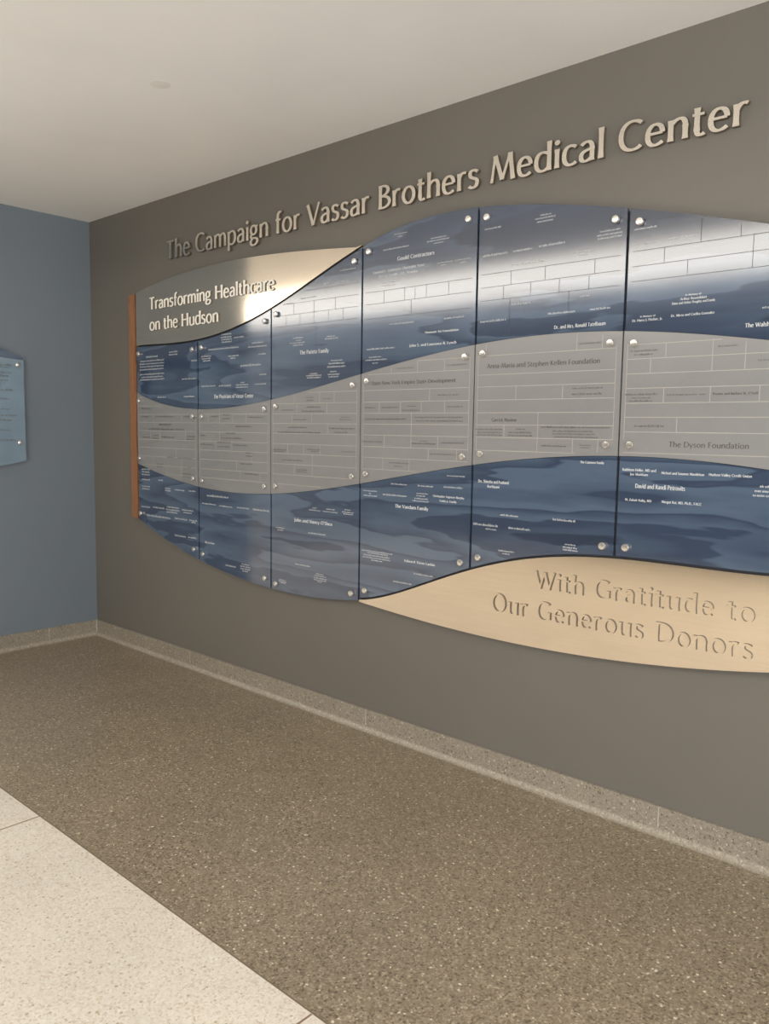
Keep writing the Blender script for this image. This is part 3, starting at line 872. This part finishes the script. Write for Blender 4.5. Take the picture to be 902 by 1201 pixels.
def marks(seed, width):
    """strokes for a printed line that is too small to make out: word-like runs of little ticks"""
    rnd = random.Random(seed)
    out, x = [], 0.0
    left = rnd.randint(3, 8)
    while x < width:
        if left == 0:
            x += 0.32
            left = rnd.randint(3, 9)
            continue
        h = rnd.choice((.66, .66, .66, .66, .98))
        out.append(L(x + .06, 0, x + .06, h))
        if x + .5 < width and rnd.random() < .6: out.append(T(x + .06, rnd.choice((.04, .34, .62)), x + .36, rnd.choice((.04, .34, .62))))
        x += .46
        left -= 1
    return out
def print_line(mb, x0, x1, z, h, text, y, seed, bold):
    cap = h * 0.78
    base = z - cap * 0.40
    if text:
        sx = (x1 - x0) / advance(text)
        x = 0.0
        items = []
        for c in text:
            items.append((x, GLYPHS[c][1]))
            x += GLYPHS[c][0] + 0.06
    else:
        sx = cap * 0.9
        items = [(0.0, marks(seed, (x1 - x0) / sx))]
    for gx, strokes in items:
        for st in strokes:
            hi, lo = stroke_sides(st, 5, bold)
            n = len(hi)
            vs = [(x0 + (gx + a) * sx, y, base + b * cap) for a, b in hi + lo]
            mb.add(vs, [(n + i, n + i + 1, i + 1, i) for i in range(n - 1)])
def letter_mesh(ch, x, z, sx, sz, yf, yb, bold=1.0):
    mb = MB()
    for i, st in enumerate(GLYPHS[ch][1]):
        hi, lo = stroke_sides(st, 14, bold)
        yf = yf - 0.0001                   # strokes overlap: keep their faces off one another
        top = [(x + a * sx, z + b * sz) for a, b in hi]
        bot = [(x + a * sx, z + b * sz) for a, b in lo]
        mb.ribbon_solid(top, bot, yf, yb)
    return mb
ORD = ['first', 'second', 'third', 'fourth', 'fifth', 'sixth', 'seventh', 'eighth', 'ninth', 'tenth', 'eleventh', 'twelfth']
def set_letters(text, x0, x1, z, cap, yf, yb, material, parent=None, name='letter', label=None, track=0.06, bold=1.0, side=None):
    sx = (x1 - x0) / advance(text, track)
    x, word, k = x0, 0, 0
    words = text.split(' ')
    for ch in text:
        if ch == ' ':
            word, k = word + 1, 0
        else:
            org = (x + GLYPHS[ch][0] * sx / 2, yb, z)
            o = letter_mesh(ch, x, z, sx, cap, yf, yb, bold).build(name, material, org, parent, side=side)
            if label: label(o, ch, word, k, len(words[word]))
            k += 1
        x += (GLYPHS[ch][0] + track) * sx

# ------------------------------------------------------------------ the setting
H = 2.905                                  # alcove ceiling
AY = -1.541                                # where the dark floor of the alcove meets the light corridor floor
EY = -1.47                                 # free end of the alcove's end wall
def slab(name, material, *b):
    mb = MB(); mb.box(*b)
    return struct(mb.build(name, material, (b[0], b[2], b[4])))
slab('floor', M['dark_terrazzo'], -9, 9, AY, 0.0, -0.10, 0.0)
slab('floor.002', M['dark_terrazzo'], -9, -2.2, -6.7, AY, -0.10, 0.0)  # unseen stretch made dark to keep a bright reflection off the panels
slab('floor.001', M['light_terrazzo'], -2.2, 9, -6.7, AY, -0.10, 0.0)
slab('ceiling', M['ceiling'], -9, 9, -2.6, 0.0, H, H + 0.2)
slab('wall_back', M['wall'], 0, 9, 0.0, 0.2, -0.1, H + 0.2)
slab('wall_left', M['wall_cool'], -9, 0, EY, 0.2, 0.0, H)
# the corridor behind the camera: taller, lit by a clerestory strip
slab('ceiling.001', M['ceiling'], -9, 9, -6.7, -2.6, 4.1, 4.3)
slab('wall_header', M['white'], -9, 9, -2.65, -2.6, H, 4.1)
slab('wall_front', M['charcoal'], -9, 4.4, -6.7, -6.5, 0.0, 3.0)
slab('wall_front.001', M['white'], -9, 9, -6.7, -6.5, 3.76, 4.1)
slab('wall_front.002', M['charcoal'], 4.4, 9, -6.7, -6.5, 2.6, 3.0)
slab('wall_front.003', M['charcoal'], 8.2, 9, -6.7, -6.5, 0.0, 2.6)
slab('wall_right', M['white'], 9.0, 9.2, -6.7, 0.0, 0.0, 0.5)
slab('wall_right.001', M['white'], 9.0, 9.2, -6.7, 0.0, 2.9, 4.3)
slab('wall_right.002', M['white'], 9.0, 9.2, -6.7, -5.7, 0.5, 2.9)
slab('wall_right.003', M['white'], 9.0, 9.2, -1.5, 0.0, 0.5, 2.9)
slab('wall_corridor', M['white'], -9.2, -9.0, -6.7, EY, 0.0, 0.2)
slab('wall_corridor.001', M['white'], -9.2, -9.0, -6.7, EY, 2.8, 4.3)
slab('wall_corridor.002', M['white'], -9.2, -9.0, -6.7, -6.2, 0.2, 2.8)

def skirting(name, along, a0, a1):
    """precast terrazzo skirting with a coved foot; 'x' runs along the back wall, 'y' along the end wall"""
    prof = [(0.0, 0.110), (-0.010, 0.110), (-0.012, 0.108), (-0.012, 0.030)]
    for i in range(1, 7):
        a = math.radians(90 * i / 6)
        prof.append((-0.012 - 0.022 * (1 - math.cos(a)), 0.030 - 0.0285 * math.sin(a)))
    prof += [(-0.034, 0.0), (0.0, 0.0)]
    mb = MB()
    n = len(prof)
    vs = []
    for a in (a0, a1):
        for d, z in prof:
            vs.append((a, d, z) if along == 'x' else (-d, a, z))
    mb.add(vs, [(i, (i + 1) % n, n + (i + 1) % n, n + i) for i in range(n)] + [tuple(range(n)), tuple(range(n, 2 * n))])
    o = struct(mb.build(name, M['base_terrazzo'], (a0, 0, 0) if along == 'x' else (0, a0, 0), smooth=True))
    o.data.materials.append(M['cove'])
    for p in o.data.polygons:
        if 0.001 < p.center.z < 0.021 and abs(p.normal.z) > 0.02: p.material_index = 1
    return o
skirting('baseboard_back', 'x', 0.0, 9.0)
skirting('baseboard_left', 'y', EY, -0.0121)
mb = MB()
mb.box(0.0121, 0.0165, -0.0165, -0.0121, 0.0, 0.1105)
struct(mb.build('trim_1', M['grout'], (0.012, -0.012, 0.0)))
k = 2
for x in (1.178, 2.70, 4.22):
    mb = MB(); mb.box(x - .0015, x + .0015, -0.0125, -0.011, 0.03, 0.1085)
    struct(mb.build('trim_%d' % k, M['grout'], (x, -0.012, 0.03))); k += 1
mb = MB(); mb.box(0.011, 0.0125, -0.3655, -0.3625, 0.03, 0.1085)
struct(mb.build('trim_%d' % k, M['grout'], (0.012, -0.364, 0.03))); k += 1
mb = MB(); mb.box(-9, 9, AY - .0025, AY + .0025, -0.01, 0.0006)
struct(mb.build('trim_%d' % k, M['strip'], (0, AY, 0))); k += 1
for x in (0.87, 2.42, 3.968, 5.515):
    mb = MB(); mb.box(x - .003, x + .003, -6.5, AY - .004, -0.01, 0.0005)
    struct(mb.build('trim_%d' % k, M['seam'], (x, AY, 0))); k += 1

# ceiling sprinkler cover
mb = MB(); mb.lathe((2.359, -0.930, H), 'z', [(0.0, 0.042), (-0.0005, 0.042), (-0.0009, 0.040), (-0.0009, 0.0005)], 32)
tag(mb.build('sprinkler_cover', M['ceiling_plate'], (2.359, -0.930, H), smooth=True), 'flat round pale cover plate set in the cream ceiling', 'sprinkler cover')

# ------------------------------------------------------------------ the donor wall
YB, YP, YF = -0.030, -0.032, -0.042        # backing front, panel back, panel front
# dark backing board, a little smaller than the panels it carries
N = 60
xs = [SX + 0.004 + (SW * 6 - 0.02) * i / N for i in range(N + 1)]
top = [(x, (c_At(x) if x < MID else c_B(x)) - 0.008) for x in xs]
bot = [(x, (c_E1(x) if x < MID else c_F(x)) + 0.008) for x in xs]
mb = MB(); mb.ribbon_solid(top, bot, YB, -0.001)
tag(mb.build('backing_board', M['backing'], (MID, -0.001, 1.5)), 'dark wave-shaped backing board showing in the gaps between the donor panels', 'board')
# wood strip down the left end
mb = MB(); mb.box(0.565, 0.640, -0.040, -0.001, 0.905, 2.349)
tag(mb.build('wood_strip', M['wood'], (0.60, -0.001, 0.905)), 'upright reddish-brown wood strip along the left end of the donor wall', 'wood strip')

def curved(x0, x1, ft, fb, yf=YF, yb=YP, n=24):
    xs = [x0 + (x1 - x0) * i / n for i in range(n + 1)]
    m = MB()
    m.ribbon_solid([(x, max(ft(x), fb(x) + 0.0015)) for x in xs], [(x, fb(x)) for x in xs], yf, yb)
    return m
def standoff(parent, x, z, yf):
    m = MB()
    m.lathe((x, 0, z), 'y', [(yf + 0.0005, 0.009), (yf - 0.004, 0.009), (yf - 0.004, 0.0145), (yf - 0.013, 0.0145), (yf - 0.0155, 0.0125), (yf - 0.0165, 0.004)], 24)
    return m.build('standoff_cap', M['cap'], (x, yf, z), parent, smooth=True)

COLW = ['first column from the left', 'second column from the left', 'third column from the left', 'fourth column from the left', 'fifth column from the left', 'sixth column, at the right edge of the photo']
def courses(mb, x0, x1, ft, fb, zs, y, w=0.0022):
    for z in zs:
        # clip the course to where it lies inside the panel
        n, run = 48, None
        for i in range(n + 1):
            x = x0 + (x1 - x0) * i / n
            inside = fb(x) + 0.012 < z < ft(x) - 0.012
            if inside and run is None: run = x
            if (not inside or i == n) and run is not None:
                if x - run > 0.03: mb.quad(run, x, z - w / 2, z + w / 2, y)
                run = None
def uprights(mb, c, r, ft, fb, y, w=0.0022):
    for (cc, rr, x, za, zb) in JOINTS:
        if (cc, rr) != (c, r): continue
        zs = [ft(x) - 0.012] + [q for q in COURSES[(c, r)] if fb(x) + 0.012 < q < ft(x) - 0.012] + [fb(x) + 0.012]
        z1 = min(zs, key=lambda q: abs(q - za))
        z0 = min([q for q in zs if q < z1 - 0.004] or [z1], key=lambda q: abs(q - zb))
        z1, z0 = min(z1, ft(x) - 0.012), max(z0, fb(x) + 0.012)
        if z1 - z0 > 0.01: mb.quad(x - w / 2, x + w / 2, z0, z1, y)
GAP = 0.0055
blue_top_ft = lambda x: (c_Ab(x) - 0.011) if x < MID else c_B(x)
blue_bot_fb = lambda x: c_E1(x) if x < MID else (c_E2(x) + 0.010)
ROWW = ['top row', 'middle row', 'bottom row']
LOOK = {
 (0, 0): 'blue donor panel with a paragraph of small white lines, beside the wood strip',
 (1, 0): 'blue donor panel whose upper right corner shines, below the end of the title lettering',
 (2, 0): 'blue donor panel with a pale slanting sheen, right below the tip of the title panel',
 (3, 0): 'blue donor panel rising at its top, right of the tip of the title panel',
 (4, 0): 'tall blue donor panel at the crest of the wave, below the sixth title word',
 (5, 0): 'blue donor panel at the upper right edge of the photo, with a wide pale sheen',
 (0, 1): 'small grey donor panel next to the wood strip',
 (1, 1): 'grey donor panel second from the wood strip, at the dip of the wave',
 (2, 1): 'grey donor panel third from the wood strip, rising to the right',
 (3, 1): 'grey donor panel fourth from the wood strip, with one long dark headline',
 (4, 1): 'grey donor panel fifth from the wood strip, with a dark headline near its top',
 (5, 1): 'grey donor panel at the right photo edge, with a dark headline at its foot',
 (0, 2): 'smallest blue donor panel, a corner piece below the grey row beside the wood strip',
 (1, 2): 'bottom-row blue donor panel second from the wood strip, with a slanting lower edge',
 (2, 2): 'bottom-row blue donor panel ending at the left tip of the gratitude panel',
 (3, 2): 'bottom-row blue donor panel above the tapering left end of the gratitude panel',
 (4, 2): 'blue bottom-row donor panel above the start of the thank-you words',
 (5, 2): 'bottom-row blue donor panel at the right edge of the photo, above the gratitude lettering',
}
for c in range(6):
    for r in range(3):
        gap = 0.003 if r == 1 else GAP
        x0, x1 = seam(c) + gap, seam(c + 1) - gap
        if c == 0: x0 = seam(0) + 0.001
        if r == 0: ft, fb = blue_top_ft, lambda x: c_C(x) + 0.001
        elif r == 1: ft, fb = lambda x: c_C(x) - 0.001, lambda x: c_D(x) + 0.001
        else: ft, fb = lambda x: c_D(x) - 0.001, blue_bot_fb
        # the grey row lies a little in front of the blue rows
        yf = YF - (0.003 if r == 1 else 0.0)
        xc = (x0 + x1) / 2
        org = (xc, yf, (ft(xc) + fb(xc)) / 2)
        body = curved(x0, x1, ft, fb, yf).build('donor_panel', M['silver'] if r == 1 else M['river'], org)
        tag(body, LOOK[(c, r)], 'donor panel', 'donor panels, ' + ROWW[r])
        # caps
        a, b = seam(c) + 0.047, seam(c + 1) - 0.047
        if c == 0: a = seam(0) + 0.030
        if r in (0, 1):
            d = 0.044
            for x in (a, b): standoff(body, x, ft(x) - d, yf)
        if r in (1, 2):
            d = 0.042 if r == 1 else 0.036
            for x in (a, b):
                zz = fb(x) + (d if not (r == 2 and c < 2) else 0.05)
                if zz < ft(x) - 0.03: standoff(body, x, zz, yf)
        # engraved brick joints
        g = MB()
        gx0, gx1 = x0 + 0.016, x1 - 0.022
        if r == 1:
            courses(g, gx0, gx1, ft, fb, COURSES[(c, r)], yf - 0.0004, 0.0026)
            for x in (gx0, gx1):
                g.quad(x - 0.0012, x + 0.0012, fb(x) + 0.06, ft(x) - 0.05, yf - 0.0004)
            uprights(g, c, r, ft, fb, yf - 0.0004, 0.0026)
            g.build('brick_joints', M['line_pale'], (org[0], yf, org[2]), body, solid=False)
        elif r == 0 and c >= 2:
            courses(g, gx0, gx1, ft, fb, COURSES[(c, r)], yf - 0.0004, 0.0016)
            uprights(g, c, r, ft, fb, yf - 0.0004, 0.0016)
            g.build('brick_joints', M['line_dark'], (org[0], yf, org[2]), body, solid=False)
        # printed names
        for i, (cc, rr, px0, px1, pz, ph, txt) in enumerate(PRINT):
            if (cc, rr) == (c, r):
                px1b = px1
                if px1 > x1 - 0.004: px1b = x1 - 0.004
                if px0 < x0: px0 = x0 + 0.006
                p = MB()
                print_line(p, px0, px1b, pz, ph, txt, yf - 0.0008, i, 1.25 if ph < 0.03 else 1.0)
                p.build('printed_name', M['print_dark'] if r == 1 else M['print_white'], (px0, yf, pz), body, solid=False)

# metal title panel, upper left
YT = -0.044
m = curved(SX + 0.001, MID - 0.004, c_At, lambda x: c_Ab(x), YT, YP, 48)
org = (1.3, YT, 2.2)
title = tag(m.build('title_panel', M['champagne'], org), 'brushed metal title panel at the upper left, half dark and half shining cream', 'sign panel')
set_letters('Transforming Healthcare', 0.828, 2.035, 2.234, 0.073, YT - 0.006, YT, M['letter_pale'], title, bold=1.32, track=0.05, side=M['return'])
set_letters('on the Hudson', 0.828, 1.545, 2.106, 0.073, YT - 0.006, YT, M['letter_pale'], title, bold=1.32, track=0.05, side=M['return'])

# metal gratitude panel, lower right
m = curved(MID + 0.004, seam(6), c_E2, c_F, YT, YP, 48)
org = (3.7, YT, 0.8)
grat = tag(m.build('gratitude_panel', M['champagne'], org), 'cream metal leaf-shaped panel with raised thank-you lettering at the lower right', 'sign panel')
set_letters('With Gratitude to', 3.672, 4.530, 0.872, 0.072, YT - 0.007, YT, M['champagne'], grat, track=0.10, side=M['return'])
set_letters('Our Generous Donors', 3.461, 4.530, 0.744, 0.076, YT - 0.007, YT, M['champagne'], grat, track=0.10, side=M['return'])

# the long title: single metal letters on the wall
WORDS = ['first', 'second', 'third', 'fourth', 'fifth', 'sixth', 'seventh']
def lab(o, ch, w, k, n):
    case = 'capital' if ch.isupper() else 'small'
    tag(o, 'raised metal %s letter %s, %s letter in the %s word of the wall title' % (case, ch, ORD[k], WORDS[w]), 'letter', 'letters of the title along the grey wall')
set_letters('The Campaign for Vassar Brothers Medical Center', 0.975, 4.405, 2.528, 0.106, -0.018, -0.001, M['letter_metal'], None, 'sign_letter', lab, bold=1.1, side=M['return'])

# ------------------------------------------------------------------ blue plaque on the end wall, cut by the left edge of the photo
def plaque():
    y1, y0 = -0.500, -1.24                 # right edge (near the corner), left edge out of the photo
    n = 24
    ys = [y1 + (y0 - y1) * i / n for i in range(n + 1)]
    def solid(ft, fb, x0, x1):
        m = MB()
        k = len(ys)
        vs = [(x1, y, ft(y)) for y in ys] + [(x1, y, fb(y)) for y in ys] + [(x0, y, ft(y)) for y in ys] + [(x0, y, fb(y)) for y in ys]
        fs = []
        for i in range(k - 1):
            fs += [(k + i, k + i + 1, i + 1, i), (2 * k + i, 2 * k + i + 1, 3 * k + i + 1, 3 * k + i), (i, i + 1, 2 * k + i + 1, 2 * k + i), (3 * k + i, 3 * k + i + 1, k + i + 1, k + i)]
        fs += [(0, 2 * k, 3 * k, k), (k - 1, 2 * k - 1, 4 * k - 1, 3 * k - 1)]
        m.add(vs, fs)
        return m
    fb = lambda y: 1.270 - 0.045 * math.sin(math.pi * min(1, (y1 - y) / 0.35) / 2) + 0.02 * max(0, (y1 - y) - 0.35)
    ft_glass = lambda y: 1.925 + 0.02 * math.sin(math.pi * (y1 - y) / 0.9)
    ft_wave = lambda y: 1.945 + 0.085 * math.sin(math.pi * min(1, (y1 - y) / 0.40) / 2)
    org = (0.040, -0.85, 1.6)
    p = solid(ft_glass, fb, 0.028, 0.040).build('wall_plaque', M['glass_blue'], org)
    tag(p, 'pale blue plaque topped by a dark wave on the end wall, left photo edge', 'plaque')
    solid(ft_wave, lambda y: ft_glass(y) + 0.001, 0.022, 0.036).build('wave_top', M['plaque_navy'], (0.036, -0.85, 1.95), p)['label'] = 'dark blue wave-shaped top'
    for y, z in ((-0.541, 1.893), (-0.541, 1.389), (-1.2, 1.893), (-1.2, 1.389)):
        m = MB()
        m.lathe((0.040, y, z), 'x', [(-0.0395, 0.008), (0.003, 0.008), (0.003, 0.0145), (0.012, 0.0145), (0.0145, 0.012), (0.0155, 0.004)], 20)
        m.build('standoff_cap', M['cap'], (0.040, y, z), p, smooth=True)
    t = MB()
    for i, (a, b, z, h) in enumerate([(-.58, -.95, 1.888, .02), (-.60, -.95, 1.872, .012), (-.585, -.9, 1.838, .012), (-.60, -.95, 1.818, .02), (-.605, -.95, 1.79, .012), (-.575, -.9, 1.728, .02),
                                    (-.61, -.95, 1.672, .02), (-.60, -.95, 1.605, .012), (-.55, -.95, 1.566, .022), (-.59, -.95, 1.535, .022), (-.60, -.9, 1.47, .012), (-.565, -.95, 1.405, .022)]):
        q = MB()
        print_line(q, a, 2 * a - b, z, h, '', 0, 900 + i, 1.25)
        # turn the line to face +x, running from the plaque's right edge leftwards
        t.add([(0.0408, 2 * a - x, zz) for x, _, zz in q.v], q.f)
    t.build('printed_names', M['print_dark'], (0.0408, -0.85, 1.6), p, solid=False)
plaque()

for o in scene.objects:
    if '_org' in o.keys(): del o['_org']
